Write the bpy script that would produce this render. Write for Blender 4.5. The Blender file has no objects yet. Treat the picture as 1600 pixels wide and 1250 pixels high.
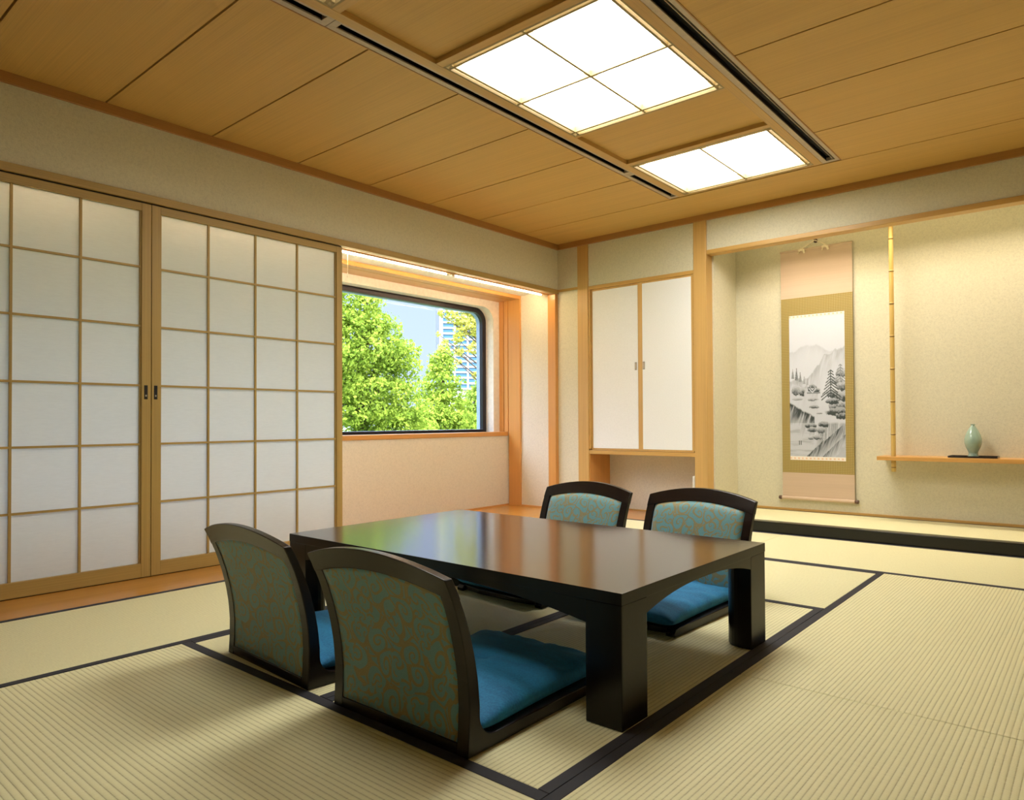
import bpy, bmesh, math, random
import numpy as np
from mathutils import Vector, Matrix

C = bpy.data.collections.new('place'); bpy.context.scene.collection.children.link(C)
scn = bpy.context.scene
PI = math.pi
R = math.radians

# ------------------------------------------------------------ camera
F_PX, YAW, PITCH, ROLL, CX, CY = 1065.41, 0.645912, 0.0143722, -0.0065475, 927.0, 642.46
fw = Vector((-math.sin(YAW)*math.cos(PITCH), math.cos(YAW)*math.cos(PITCH), math.sin(PITCH)))
rt = fw.cross(Vector((0, 0, 1))).normalized(); up = rt.cross(fw)
r2 = rt*math.cos(ROLL)+up*math.sin(ROLL); u2 = -rt*math.sin(ROLL)+up*math.cos(ROLL)
cd = bpy.data.cameras.new('camera'); cam = bpy.data.objects.new('camera', cd); C.objects.link(cam)
cam.matrix_world = Matrix(((r2.x, u2.x, -fw.x, 0), (r2.y, u2.y, -fw.y, 0), (r2.z, u2.z, -fw.z, 0.82), (0, 0, 0, 1)))
cd.sensor_width = 36; cd.sensor_fit = 'HORIZONTAL'; cd.lens = F_PX/1600*36
cd.shift_x = (800-CX)/1600; cd.shift_y = (CY-625)/1600
cd.clip_start = 0.05; cd.clip_end = 2000
scn.camera = cam

# ------------------------------------------------------------ world, sun, exposure
scn.view_settings.view_transform = 'Standard'; scn.view_settings.look = 'None'
scn.view_settings.gamma = 1; scn.view_settings.use_curve_mapping = False
scn.view_settings.exposure = 1.0
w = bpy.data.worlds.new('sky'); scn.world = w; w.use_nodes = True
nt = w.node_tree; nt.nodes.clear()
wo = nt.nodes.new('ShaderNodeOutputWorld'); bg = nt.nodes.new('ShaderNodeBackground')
tc = nt.nodes.new('ShaderNodeTexCoord'); sx = nt.nodes.new('ShaderNodeSeparateXYZ')
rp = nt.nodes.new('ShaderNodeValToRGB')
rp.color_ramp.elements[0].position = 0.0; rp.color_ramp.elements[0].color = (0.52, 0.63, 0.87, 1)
rp.color_ramp.elements[1].position = 0.6; rp.color_ramp.elements[1].color = (5.2, 6.1, 7.8, 1)  # upper sky, above the window's view, brightened to send more daylight indoors
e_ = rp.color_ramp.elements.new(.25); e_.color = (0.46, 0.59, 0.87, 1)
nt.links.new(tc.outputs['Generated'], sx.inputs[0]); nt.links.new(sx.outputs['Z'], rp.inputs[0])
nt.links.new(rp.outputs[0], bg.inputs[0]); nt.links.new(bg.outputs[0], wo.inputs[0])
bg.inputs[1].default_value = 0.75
sd = bpy.data.lights.new('sun', 'SUN'); sun = bpy.data.objects.new('sun', sd); C.objects.link(sun)
sd.energy = 4.4; sd.angle = R(1); sd.color = (1, .95, .82)
sun.rotation_euler = (R(18), R(38), 0)          # shines from the room side of the building onto the trees
# the lamp hidden behind the lintel of the picture alcove
ad = bpy.data.lights.new('alcove_lamp', 'AREA'); al = bpy.data.objects.new('alcove_lamp', ad); C.objects.link(al)
ad.shape = 'RECTANGLE'; ad.size = 2.6; ad.size_y = .10; ad.energy = 9; ad.color = (1, .86, .67); ad.spread = R(125)
al.location = (-.95, 5.07, 2.30)
PANEL_E = 8.0      # brightness of the ceiling light panels
TUBE_E = 44        # brightness of the window tubes

# ------------------------------------------------------------ materials
def new_mat(name):
    m = bpy.data.materials.new(name); m.use_nodes = True
    t = m.node_tree; b = t.nodes['Principled BSDF']
    return m, t, b
def node(t, kind, **kw):
    n = t.nodes.new(kind)
    for k, v in kw.items():
        if k in n.inputs: n.inputs[k].default_value = v
        else: setattr(n, k, v)
    return n
def obj_coord(t, scale=(1, 1, 1), out='Object'):
    tc = t.nodes.new('ShaderNodeTexCoord'); mp = t.nodes.new('ShaderNodeMapping')
    mp.inputs['Scale'].default_value = scale
    t.links.new(tc.outputs[out], mp.inputs[0]); return mp.outputs[0]
def ramp(t, src, stops):
    r = t.nodes.new('ShaderNodeValToRGB'); e = r.color_ramp.elements
    e[0].position, e[0].color = stops[0][0], (*stops[0][1], 1)
    e[1].position, e[1].color = stops[-1][0], (*stops[-1][1], 1)
    for p, c in stops[1:-1]:
        q = e.new(p); q.color = (*c, 1)
    t.links.new(src, r.inputs[0]); return r.outputs[0]
def math_n(t, op, a, b=None, c=None):
    n = t.nodes.new('ShaderNodeMath'); n.operation = op
    for i, v in enumerate((a, b, c)):
        if v is None: continue
        if isinstance(v, (int, float)): n.inputs[i].default_value = v
        else: t.links.new(v, n.inputs[i])
    return n.outputs[0]
def mixc(t, fac, a, b, mode='MIX'):
    n = t.nodes.new('ShaderNodeMix'); n.data_type = 'RGBA'; n.blend_type = mode
    for s, v in ((0, fac), (6, a), (7, b)):
        if isinstance(v, (int, float)): n.inputs[s].default_value = v
        elif isinstance(v, tuple): n.inputs[s].default_value = (*v, 1)
        else: t.links.new(v, n.inputs[s])
    return n.outputs[2]
def bump(t, b, h, strength, dist=.01):
    n = t.nodes.new('ShaderNodeBump'); n.inputs['Strength'].default_value = strength
    n.inputs['Distance'].default_value = dist
    t.links.new(h, n.inputs['Height']); t.links.new(n.outputs[0], b.inputs['Normal'])

def plain(name, col, rough=.5, metal=0, ior=1.5, coat=0, noise=0):
    m, t, b = new_mat(name)
    b.inputs['Roughness'].default_value = rough; b.inputs['Metallic'].default_value = metal
    b.inputs['IOR'].default_value = ior; b.inputs['Coat Weight'].default_value = coat
    n = node(t, 'ShaderNodeTexNoise', Scale=40.0); t.links.new(obj_coord(t), n.inputs['Vector'])
    k = .06 if not noise else noise
    t.links.new(ramp(t, n.outputs[0], [(.3, tuple(c*(1-k) for c in col)), (.7, tuple(min(1, c*(1+k)) for c in col))]), b.inputs['Base Color'])
    return m
def wood(name, col, axis='z', rough=.42, var=.16, fine=260, ior=1.45):
    m, t, b = new_mat(name)
    s = {'x': (1.2, fine, fine), 'y': (fine, 1.2, fine), 'z': (fine, fine, 1.2)}[axis]
    s2 = {'x': (.5, 14, 14), 'y': (14, .5, 14), 'z': (14, 14, .5)}[axis]
    n1 = node(t, 'ShaderNodeTexNoise', Scale=1.0, Detail=3.0); t.links.new(obj_coord(t, s), n1.inputs['Vector'])
    n2 = node(t, 'ShaderNodeTexNoise', Scale=1.0, Detail=4.0); t.links.new(obj_coord(t, s2), n2.inputs['Vector'])
    f = math_n(t, 'ADD', math_n(t, 'MULTIPLY', n1.outputs[0], .65), math_n(t, 'MULTIPLY', n2.outputs[0], .35))
    lo = tuple(c*(1-var*1.3) for c in col); hi = tuple(min(1, c*(1+var)) for c in col)
    t.links.new(ramp(t, f, [(.32, lo), (.5, col), (.68, hi)]), b.inputs['Base Color'])
    b.inputs['Roughness'].default_value = rough; b.inputs['IOR'].default_value = ior
    bump(t, b, n1.outputs[0], .06, .002)
    return m
def wallpaper(name, col):
    m, t, b = new_mat(name)
    v = obj_coord(t)
    n = node(t, 'ShaderNodeTexNoise', Scale=170.0, Detail=2.0); t.links.new(v, n.inputs['Vector'])
    n2 = node(t, 'ShaderNodeTexNoise', Scale=60.0, Detail=2.0); t.links.new(v, n2.inputs['Vector'])
    f = math_n(t, 'ADD', math_n(t, 'MULTIPLY', n.outputs[0], .6), math_n(t, 'MULTIPLY', n2.outputs[0], .4))
    t.links.new(ramp(t, f, [(.34, tuple(c*.90 for c in col)), (.5, col), (.66, tuple(min(1, c*1.06) for c in col))]), b.inputs['Base Color'])
    b.inputs['Roughness'].default_value = .9
    bump(t, b, f, .35, .003)
    return m
def tatami(name, axis, col=(.76, .72, .43)):
    # rush ribs run along `axis`; about 15 mm apart
    m, t, b = new_mat(name)
    tc = t.nodes.new('ShaderNodeTexCoord'); s = t.nodes.new('ShaderNodeSeparateXYZ')
    t.links.new(tc.outputs['Object'], s.inputs[0])
    across = s.outputs['Y' if axis == 'x' else 'X']; along = s.outputs['X' if axis == 'x' else 'Y']
    wob = node(t, 'ShaderNodeTexNoise', Scale=3.0); t.links.new(tc.outputs['Object'], wob.inputs['Vector'])
    a = math_n(t, 'ADD', across, math_n(t, 'MULTIPLY', wob.outputs[0], .004))
    rib = math_n(t, 'ABSOLUTE', math_n(t, 'SINE', math_n(t, 'MULTIPLY', a, PI/.0150)))     # 0 in the valleys
    rib_h = math_n(t, 'POWER', rib, .45)
    st = math_n(t, 'SINE', math_n(t, 'MULTIPLY', along, 2*PI/.0045))
    n = node(t, 'ShaderNodeTexNoise', Scale=1.0, Detail=3.0)
    t.links.new(obj_coord(t, (60, 900, 60) if axis == 'x' else (900, 60, 60)), n.inputs['Vector'])
    n3 = node(t, 'ShaderNodeTexNoise', Scale=1.0, Detail=2.0)
    t.links.new(obj_coord(t, (300, 30, 60) if axis == 'x' else (30, 300, 60)), n3.inputs['Vector'])
    f = math_n(t, 'ADD', math_n(t, 'MULTIPLY', rib_h, .62), math_n(t, 'MULTIPLY', n3.outputs[0], .42))
    lo = (col[0]*.64, col[1]*.60, col[2]*.48)
    t.links.new(ramp(t, f, [(.30, lo), (.62, col), (.95, tuple(min(1, c*1.10) for c in col))]), b.inputs['Base Color'])
    b.inputs['Roughness'].default_value = .62
    h = math_n(t, 'ADD', rib_h, math_n(t, 'MULTIPLY', st, .08))
    bump(t, b, h, .5, .003)
    return m
def emis(name, col, e):
    m, t, b = new_mat(name)
    b.inputs['Base Color'].default_value = (.8, .8, .8, 1)
    b.inputs['Emission Color'].default_value = (*col, 1); b.inputs['Emission Strength'].default_value = e
    return m
def paper_mat(name, col, trans):
    m, t, b = new_mat(name)
    v = obj_coord(t, (120, 30, 160))
    n = node(t, 'ShaderNodeTexNoise', Scale=1.0, Detail=3.0); t.links.new(v, n.inputs['Vector'])
    c = ramp(t, n.outputs[0], [(.3, tuple(x*.965 for x in col)), (.7, tuple(min(1, x*1.02) for x in col))])
    d = t.nodes.new('ShaderNodeBsdfDiffuse'); tr = t.nodes.new('ShaderNodeBsdfTranslucent'); mx = t.nodes.new('ShaderNodeMixShader')
    t.links.new(c, d.inputs[0]); tr.inputs[0].default_value = (*col, 1)
    mx.inputs[0].default_value = trans
    t.links.new(d.outputs[0], mx.inputs[1]); t.links.new(tr.outputs[0], mx.inputs[2])
    t.links.new(mx.outputs[0], t.nodes['Material Output'].inputs[0])
    return m
def fabric_mat():
    # damask scrollwork: a spiral curl in every cell
    m, t, b = new_mat('scroll_brocade_fabric')
    tc = t.nodes.new('ShaderNodeTexCoord'); s = t.nodes.new('ShaderNodeSeparateXYZ'); t.links.new(tc.outputs['Object'], s.inputs[0])
    cb = t.nodes.new('ShaderNodeCombineXYZ'); t.links.new(s.outputs['X'], cb.inputs[0]); t.links.new(s.outputs['Z'], cb.inputs[1])
    nz = node(t, 'ShaderNodeTexNoise', Scale=11.0, Detail=0.0); t.links.new(cb.outputs[0], nz.inputs['Vector'])
    vm = t.nodes.new('ShaderNodeVectorMath'); vm.operation = 'SCALE'; vm.inputs[3].default_value = .045
    t.links.new(nz.outputs['Color'], vm.inputs[0])
    va = t.nodes.new('ShaderNodeVectorMath'); va.operation = 'ADD'
    t.links.new(cb.outputs[0], va.inputs[0]); t.links.new(vm.outputs[0], va.inputs[1])
    masks = []
    for sc, arms, tw, thr, off in ((13., 1., 2.3, .50, (0, 0, 0)), (24., 2., 1.6, .45, (3.1, 1.7, 0))):
        ms = t.nodes.new('ShaderNodeMapping'); ms.inputs['Location'].default_value = off; t.links.new(va.outputs[0], ms.inputs[0])
        v = t.nodes.new('ShaderNodeTexVoronoi'); v.voronoi_dimensions = '2D'; v.inputs['Scale'].default_value = sc
        v.inputs['Randomness'].default_value = .75
        t.links.new(ms.outputs[0], v.inputs['Vector'])
        d = t.nodes.new('ShaderNodeVectorMath'); d.operation = 'SUBTRACT'
        t.links.new(ms.outputs[0], d.inputs[0]); t.links.new(v.outputs['Position'], d.inputs[1])
        q = t.nodes.new('ShaderNodeSeparateXYZ'); t.links.new(d.outputs[0], q.inputs[0])
        sep = t.nodes.new('ShaderNodeSeparateColor'); t.links.new(v.outputs['Color'], sep.inputs[0])
        sgn = math_n(t, 'SUBTRACT', math_n(t, 'MULTIPLY', math_n(t, 'ROUND', sep.outputs[0]), 2), 1)
        ang = math_n(t, 'ARCTAN2', q.outputs[1], q.outputs[0])
        dist = math_n(t, 'MULTIPLY', v.outputs['Distance'], 1.0)
        lg = math_n(t, 'MULTIPLY', math_n(t, 'POWER', math_n(t, 'ADD', dist, .02), .5), tw*9)
        ph = math_n(t, 'ADD', math_n(t, 'MULTIPLY', math_n(t, 'MULTIPLY', ang, arms), sgn), math_n(t, 'ADD', lg, math_n(t, 'MULTIPLY', sep.outputs[1], 6.28)))
        si = math_n(t, 'SINE', ph)
        masks.append(math_n(t, 'GREATER_THAN', si, thr))
        v2 = t.nodes.new('ShaderNodeTexVoronoi'); v2.voronoi_dimensions = '2D'; v2.feature = 'DISTANCE_TO_EDGE'
        v2.inputs['Scale'].default_value = sc; v2.inputs['Randomness'].default_value = .75
        t.links.new(ms.outputs[0], v2.inputs['Vector'])
        if sc < 20:
            edge = math_n(t, 'LESS_THAN', v2.outputs['Distance'], .045)
            masks[-1] = math_n(t, 'MAXIMUM', masks[-1], edge)
    nm = node(t, 'ShaderNodeTexNoise', Scale=9.0, Detail=0.0); t.links.new(cb.outputs[0], nm.inputs['Vector'])
    sel = math_n(t, 'GREATER_THAN', nm.outputs[0], .56)
    f = mixc(t, sel, masks[0], masks[1])
    bl = t.nodes.new('ShaderNodeRGBToBW'); t.links.new(f, bl.inputs[0])
    weave = node(t, 'ShaderNodeTexNoise', Scale=900.0, Detail=1.0); t.links.new(tc.outputs['Object'], weave.inputs['Vector'])
    teal = ramp(t, weave.outputs[0], [(.3, (.10, .27, .29)), (.7, (.18, .39, .42))])
    gold = ramp(t, weave.outputs[0], [(.3, (.21, .18, .07)), (.7, (.36, .31, .15))])
    t.links.new(mixc(t, bl.outputs[0], teal, gold), b.inputs['Base Color'])
    b.inputs['Roughness'].default_value = .55; b.inputs['Sheen Weight'].default_value = .25
    bump(t, b, bl.outputs[0], .25, .002)
    return m
def cushion_mat():
    m, t, b = new_mat('blue_velvet')
    n = node(t, 'ShaderNodeTexNoise', Scale=160.0, Detail=3.0); t.links.new(obj_coord(t), n.inputs['Vector'])
    n2 = node(t, 'ShaderNodeTexNoise', Scale=1.0, Detail=3.0); t.links.new(obj_coord(t, (5, 26, 5)), n2.inputs['Vector'])
    f = math_n(t, 'ADD', math_n(t, 'MULTIPLY', n.outputs[0], .5), math_n(t, 'MULTIPLY', n2.outputs[0], .5))
    t.links.new(ramp(t, f, [(.32, (.003, .10, .25)), (.68, (.015, .225, .47))]), b.inputs['Base Color'])
    b.inputs['Roughness'].default_value = .8; b.inputs['Sheen Weight'].default_value = .35
    b.inputs['Sheen Tint'].default_value = (.12, .45, .7, 1)
    bump(t, b, f, .3, .006)
    return m
def brocade_mat():
    m, t, b = new_mat('gold_brocade')
    tc = t.nodes.new('ShaderNodeTexCoord'); s = t.nodes.new('ShaderNodeSeparateXYZ'); t.links.new(tc.outputs['Object'], s.inputs[0])
    k = 2*PI/.026
    a = math_n(t, 'SINE', math_n(t, 'MULTIPLY', math_n(t, 'ADD', s.outputs['X'], s.outputs['Z']), k))
    c = math_n(t, 'SINE', math_n(t, 'MULTIPLY', math_n(t, 'SUBTRACT', s.outputs['X'], s.outputs['Z']), k))
    f = math_n(t, 'MULTIPLY', a, c)
    t.links.new(ramp(t, f, [(.30, (.31, .22, .05)), (.75, (.60, .48, .22))]), b.inputs['Base Color'])
    b.inputs['Roughness'].default_value = .6
    return m
def bamboo_mat():
    m, t, b = new_mat('bamboo')
    tc = t.nodes.new('ShaderNodeTexCoord'); s = t.nodes.new('ShaderNodeSeparateXYZ'); t.links.new(tc.outputs['Object'], s.inputs[0])
    fr = math_n(t, 'FRACT', math_n(t, 'DIVIDE', math_n(t, 'ADD', s.outputs['Z'], .2365-.71+.006+.2365), .2365))
    n = node(t, 'ShaderNodeTexNoise', Scale=1.0); t.links.new(obj_coord(t, (200, 200, 4)), n.inputs['Vector'])
    base = ramp(t, n.outputs[0], [(.3, (.56, .36, .09)), (.7, (.70, .48, .15))])
    t.links.new(mixc(t, math_n(t, 'LESS_THAN', fr, .030), base, (.24, .13, .03)), b.inputs['Base Color'])
    b.inputs['Roughness'].default_value = .35
    return m
def glass_mat(name):
    m, t, b = new_mat(name)
    tr = t.nodes.new('ShaderNodeBsdfTransparent'); gl = t.nodes.new('ShaderNodeBsdfGlossy'); mx = t.nodes.new('ShaderNodeMixShader')
    fr = t.nodes.new('ShaderNodeFresnel'); fr.inputs[0].default_value = 1.12; gl.inputs['Roughness'].default_value = 0
    tr.inputs[0].default_value = (.97, .985, .98, 1)
    t.links.new(fr.outputs[0], mx.inputs[0]); t.links.new(tr.outputs[0], mx.inputs[1]); t.links.new(gl.outputs[0], mx.inputs[2])
    t.links.new(mx.outputs[0], t.nodes['Material Output'].inputs[0])
    return m
def leaf_mat(name, lo, hi):
    m, t, b = new_mat(name)
    n = node(t, 'ShaderNodeTexNoise', Scale=2.2, Detail=6.0, Roughness=.75); t.links.new(obj_coord(t), n.inputs['Vector'])
    c = ramp(t, n.outputs[0], [(.34, lo), (.62, hi)])
    d = t.nodes.new('ShaderNodeBsdfDiffuse'); tr = t.nodes.new('ShaderNodeBsdfTranslucent'); mx = t.nodes.new('ShaderNodeMixShader')
    t.links.new(c, d.inputs[0]); t.links.new(c, tr.inputs[0]); mx.inputs[0].default_value = .38
    t.links.new(d.outputs[0], mx.inputs[1]); t.links.new(tr.outputs[0], mx.inputs[2])
    t.links.new(mx.outputs[0], t.nodes['Material Output'].inputs[0])
    return m

M = dict(
    dark_panel=wood('dark_panel_wood', (.10, .06, .03), 'z', .5, .1),
    ceil=wood('ceiling_veneer', (.61, .365, .10), 'x', .55, .08, 230),
    frame_x=wood('light_wood_x', (.57, .335, .095), 'x', .38, .10),
    frame_y=wood('light_wood_y', (.57, .335, .095), 'y', .38, .10),
    frame_z=wood('light_wood_z', (.60, .365, .12), 'z', .36, .10),
    trim_x=wood('brown_trim_x', (.42, .20, .055), 'x', .4, .10),
    trim_y=wood('brown_trim_y', (.42, .20, .055), 'y', .4, .10),
    door_y=wood('door_wood_y', (.43, .285, .085), 'y', .45, .12),
    door_z=wood('door_wood_z', (.43, .285, .085), 'z', .45, .12),
    floor_y=wood('floor_board_y', (.54, .25, .05), 'y', .22, .10, 120),
    floor_x=wood('floor_board_x', (.52, .27, .10), 'x', .3, .10, 120),
    orange_z=wood('alcove_wood_z', (.62, .30, .085), 'z', .3, .10),
    orange_y=wood('alcove_wood_y', (.62, .30, .085), 'y', .3, .10),
    shelf=wood('shelf_wood', (.60, .32, .09), 'x', .35, .18, 90),
    wall=wallpaper('wallpaper', (.67, .625, .46)),
    wall_a=wallpaper('alcove_wallpaper', (.72, .655, .53)),
    plaster=plain('white_paint', (.76, .72, .66), .8),
    tat_x=tatami('tatami_x', 'x'), tat_y=tatami('tatami_y', 'y'),
    heri=plain('border_cloth', (.022, .022, .030), .75),
    shoji=paper_mat('shoji_paper', (.80, .82, .81), .34),
    fusuma=paper_mat('fusuma_paper', (.86, .87, .87), .0),
    black=plain('black', (.006, .006, .006), .35),
    dark_gap=plain('dark_gap', (.02, .015, .01), .8),
    lacquer=wood('dark_lacquer', (.026, .008, .006), 'x', .14, .3, 90, 2.2),
    lacquer_z=wood('dark_lacquer_leg', (.008, .005, .0035), 'z', .24, .3, 90, 1.36),
    chair=wood('chair_wood', (.010, .005, .0035), 'z', .27, .3, 90, 1.42),
    kamachi=plain('black_lacquer', (.007, .007, .006), .2, 0, 1.4),
    fabric=fabric_mat(), cushion=cushion_mat(), brocade=brocade_mat(),
    silk=wood('mount_silk', (.60, .45, .32), 'x', .7, .04, 60),
    steel=plain('brushed_metal', (.35, .33, .29), .35, .9),
    vent=plain('vent_metal', (.50, .40, .29), .5, .2),
    winframe=plain('dark_bronze', (.020, .016, .022), .4, .3),
    alu=plain('pale_outer_frame', (.30, .40, .62), .5),
    panel=emis('light_panel', (1, .985, .93), PANEL_E),
    panel_dim=emis('dimmer_light_panel', (1, .97, .88), PANEL_E*.5),
    tube=emis('tube_glow', (1, .72, .44), TUBE_E),
    lightbar=plain('light_bar_wood', (.34, .25, .10), .6),
    bamboo=bamboo_mat(),
    celadon=plain('celadon_glaze', (.30, .42, .34), .08, 0, 1.5, .6, .05),
    tray=plain('tray_lacquer', (.018, .016, .016), .15, 0, 1.6),
    knob=plain('roller_knob', (.10, .05, .03), .4),
    cream=plain('cream_plastic', (.75, .72, .66), .5),
    cordm=plain('cord', (.82, .72, .52), .7),
    bark=plain('bark', (.10, .07, .045), .9),
    leaf_a=leaf_mat('leaves_yellow_green', (.09, .17, .018), (.46, .57, .085)),
    leaf_c=leaf_mat('leaves_maple', (.34, .38, .04), (.68, .62, .17)),
    leaf_b=leaf_mat('leaves_dark_green', (.09, .17, .02), (.38, .50, .09)),
    grass=plain('ground_green', (.10, .14, .05), .9),
    tower=plain('tower_stone', (.36, .355, .38), .7),
    towerglass=plain('tower_glass', (.07, .17, .32), .25),
    glass=glass_mat('window_glass'),
    brass=plain('warm_edge', (.55, .38, .12), .4),
)

# ------------------------------------------------------------ mesh helpers
def bx(bm, x0, x1, y0, y1, z0, z1):
    x0, x1 = min(x0, x1), max(x0, x1); y0, y1 = min(y0, y1), max(y0, y1); z0, z1 = min(z0, z1), max(z0, z1)
    v = [bm.verts.new(p) for p in ((x0, y0, z0), (x1, y0, z0), (x1, y1, z0), (x0, y1, z0), (x0, y0, z1), (x1, y0, z1), (x1, y1, z1), (x0, y1, z1))]
    for f in ((3, 2, 1, 0), (4, 5, 6, 7), (0, 1, 5, 4), (1, 2, 6, 5), (2, 3, 7, 6), (3, 0, 4, 7)):
        bm.faces.new([v[i] for i in f])
def prism(bm, pts, axis, a, b):
    """extrude the polygon pts (2-D) along axis from a to b"""
    def P(p, t):
        return {'x': (t, p[0], p[1]), 'y': (p[0], t, p[1]), 'z': (p[0], p[1], t)}[axis]
    A = [bm.verts.new(P(p, a)) for p in pts]; B = [bm.verts.new(P(p, b)) for p in pts]
    n = len(pts)
    bm.faces.new(A); bm.faces.new(B[::-1])
    for i in range(n): bm.faces.new((A[i], B[i], B[(i+1) % n], A[(i+1) % n]))
def lathe(bm, prof, cx=0, cy=0, n=32, axis='z', cap=True):
    rings = []
    for r, h in prof:
        ring = []
        for i in range(n):
            a = 2*PI*i/n; p, q = r*math.cos(a), r*math.sin(a)
            ring.append(bm.verts.new((cx+p, cy+q, h) if axis == 'z' else ((h, cx+p, cy+q) if axis == 'x' else (cx+p, h, cy+q))))
        rings.append(ring)
    for a, b in zip(rings, rings[1:]):
        for i in range(n): bm.faces.new((a[i], a[(i+1) % n], b[(i+1) % n], b[i]))
    if cap: bm.faces.new(rings[0][::-1]); bm.faces.new(rings[-1])
def tube(bm, pts, r, n=8):
    rings = []
    for i, p in enumerate(pts):
        p = Vector(p); d = (Vector(pts[min(i+1, len(pts)-1)])-Vector(pts[max(i-1, 0)])).normalized()
        s = d.cross(Vector((0, 0, 1)) if abs(d.z) < .9 else Vector((1, 0, 0))).normalized(); u = s.cross(d)
        rr = r[i] if isinstance(r, (list, tuple)) else r
        rings.append([bm.verts.new(p+s*rr*math.cos(2*PI*k/n)+u*rr*math.sin(2*PI*k/n)) for k in range(n)])
    for a, b in zip(rings, rings[1:]):
        for i in range(n): bm.faces.new((a[i], a[(i+1) % n], b[(i+1) % n], b[i]))
    bm.faces.new(rings[0][::-1]); bm.faces.new(rings[-1])
def obj(name, bm, mat, parent=None, bevel=0, smooth=False, seg=2, solid=True):
    if solid: bmesh.ops.recalc_face_normals(bm, faces=bm.faces[:])
    me = bpy.data.meshes.new(name); bm.to_mesh(me); bm.free()
    me.materials.append(mat)
    if smooth:
        for p in me.polygons: p.use_smooth = True
    o = bpy.data.objects.new(name, me); C.objects.link(o)
    if parent: o.parent = parent
    if bevel:
        md = o.modifiers.new('bevel', 'BEVEL'); md.width = bevel; md.segments = seg; md.limit_method = 'ANGLE'; md.angle_limit = R(40)
    return o
def boxes(name, lst, mat, parent=None, bevel=0):
    bm = bmesh.new()
    for b in lst: bx(bm, *b)
    return obj(name, bm, mat, parent, bevel)
def S(name, lst, mat, parent=None, bevel=0):
    o = boxes(name, lst, mat, parent, bevel)
    if parent is None: o['kind'] = 'structure'
    return o
def kindS(o): o['kind'] = 'structure'; return o
def thing(name, label, cat, loc=(0, 0, 0), rz=0, group=None):
    o = bpy.data.objects.new(name, None); C.objects.link(o); o.location = loc; o.rotation_euler = (0, 0, rz)
    o.empty_display_size = .1
    return tag(o, label, cat, group)
def tag(o, label, cat, group=None):
    o['label'] = label; o['category'] = cat
    if group: o['group'] = group
    return o
_tn = [0]
def trim(lst, mat, bevel=.0015):
    _tn[0] += 1
    return S('trim_%d' % _tn[0], lst, mat, None, bevel)

# ------------------------------------------------------------ dimensions (metres; camera stands at x=y=0)
XL = -4.114       # plane of the paper doors
XP = -4.72        # panel under the window
XW = -4.84        # window wall
YC = 4.914        # back wall
YK = 4.738        # front of the black alcove step
YT = 5.42         # back of the picture alcove
ZC = 2.475        # ceiling
XR, YF = 1.74, -1.57
TX0, TX1 = -2.538, 1.05

# ------------------------------------------------------------ floor
S('floor', [(-5.2, 2.0, -1.8, 5.7, -.14, -.035)], M['dark_gap'])
S('floor_board_side', [(XP-.02, -3.704, YF, YC-.004, -.035, 0.0)], M['floor_y']).name = 'trim_floor_board_side'
bpy.data.objects['trim_floor_board_side'].name = 'trim_40'
o = S('trim_41', [(-3.70, TX0+.0, YK, YC+.33, -.035, 0.0)], M['floor_x'])
xs = dict(a=-3.70, b=-2.768, c=-1.865, d=-.991, e=-.085, f=.825, g=XR)
BW = .033
def mat_obj(x0, x1, y0, y1, axis, label, z=0.0, th=.034, lo=True, hi=True):
    g = .0012
    t = thing('tatami_mat', label, 'tatami mat', ((x0+x1)/2, (y0+y1)/2, z-th), 0, 'woven straw mats laid side by side over the floor')
    cx, cy = (x0+x1)/2, (y0+y1)/2; hx, hy = (x1-x0)/2-g, (y1-y0)/2-g
    o = boxes('straw_cover', [(-hx, hx, -hy, hy, 0, th)], M['tat_x' if axis == 'x' else 'tat_y'], t, .003)
    for k, s in ((lo, -1), (hi, 1)):
        if not k: continue
        if axis == 'x': b = (-hx-.0004, hx+.0004, s*hy+s*.0004, s*(hy-BW), .003, th+.0016)
        else: b = (s*hx+s*.0004, s*(hx-BW), -hy-.0004, hy+.0004, .003, th+.0016)
        boxes('cloth_border', [b], M['heri'], t, .0012)
    return t
mat_obj(xs['a'], xs['b'], .24, 2.05, 'y', 'straw mat beside the wooden floor board, nearest the left paper door')
mat_obj(xs['a'], xs['b'], 2.05, 3.83, 'y', 'straw mat beside the floor board, behind the left rear corner of the table')
mat_obj(xs['a'], xs['b'], YF, .24, 'y', 'straw mat beside the floor board, running out of view at the left')
mat_obj(xs['b'], xs['c'], 1.145, 2.935, 'y', 'straw mat under the left half of the low black table')
mat_obj(xs['c'], xs['d'], 1.145, 2.935, 'y', 'straw mat under the right half of the low black table')
mat_obj(xs['b'], xs['d'], 2.935, 3.83, 'x', 'straw mat lying crosswise behind the two rear chairs')
mat_obj(xs['a'], xs['c'], 3.83, YK, 'x', 'straw mat in front of the white cupboard doors')
mat_obj(xs['c'], -.06, 3.83, YK, 'x', 'straw mat directly in front of the black alcove step')
mat_obj(-.06, xs['g'], 3.83, YK, 'x', 'straw mat in the far right corner of the room')
mat_obj(xs['b'], xs['d'], .24, 1.145, 'x', 'straw mat in the foreground behind the two front chairs')
mat_obj(xs['b'], xs['d'], -.66, .24, 'x', 'straw mat below the foreground one, nearest the viewer')
mat_obj(xs['b'], xs['d'], YF, -.66, 'x', 'straw mat behind the viewer beside the front wall')
mat_obj(xs['d'], xs['e'], 2.05, 3.83, 'y', 'bright straw mat right of the table, farther one before the seam')
mat_obj(xs['d'], xs['e'], .24, 2.05, 'y', 'bright straw mat right of the table, nearer one in the corner')
mat_obj(xs['d'], xs['e'], YF, .24, 'y', 'straw mat under the viewer')
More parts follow.
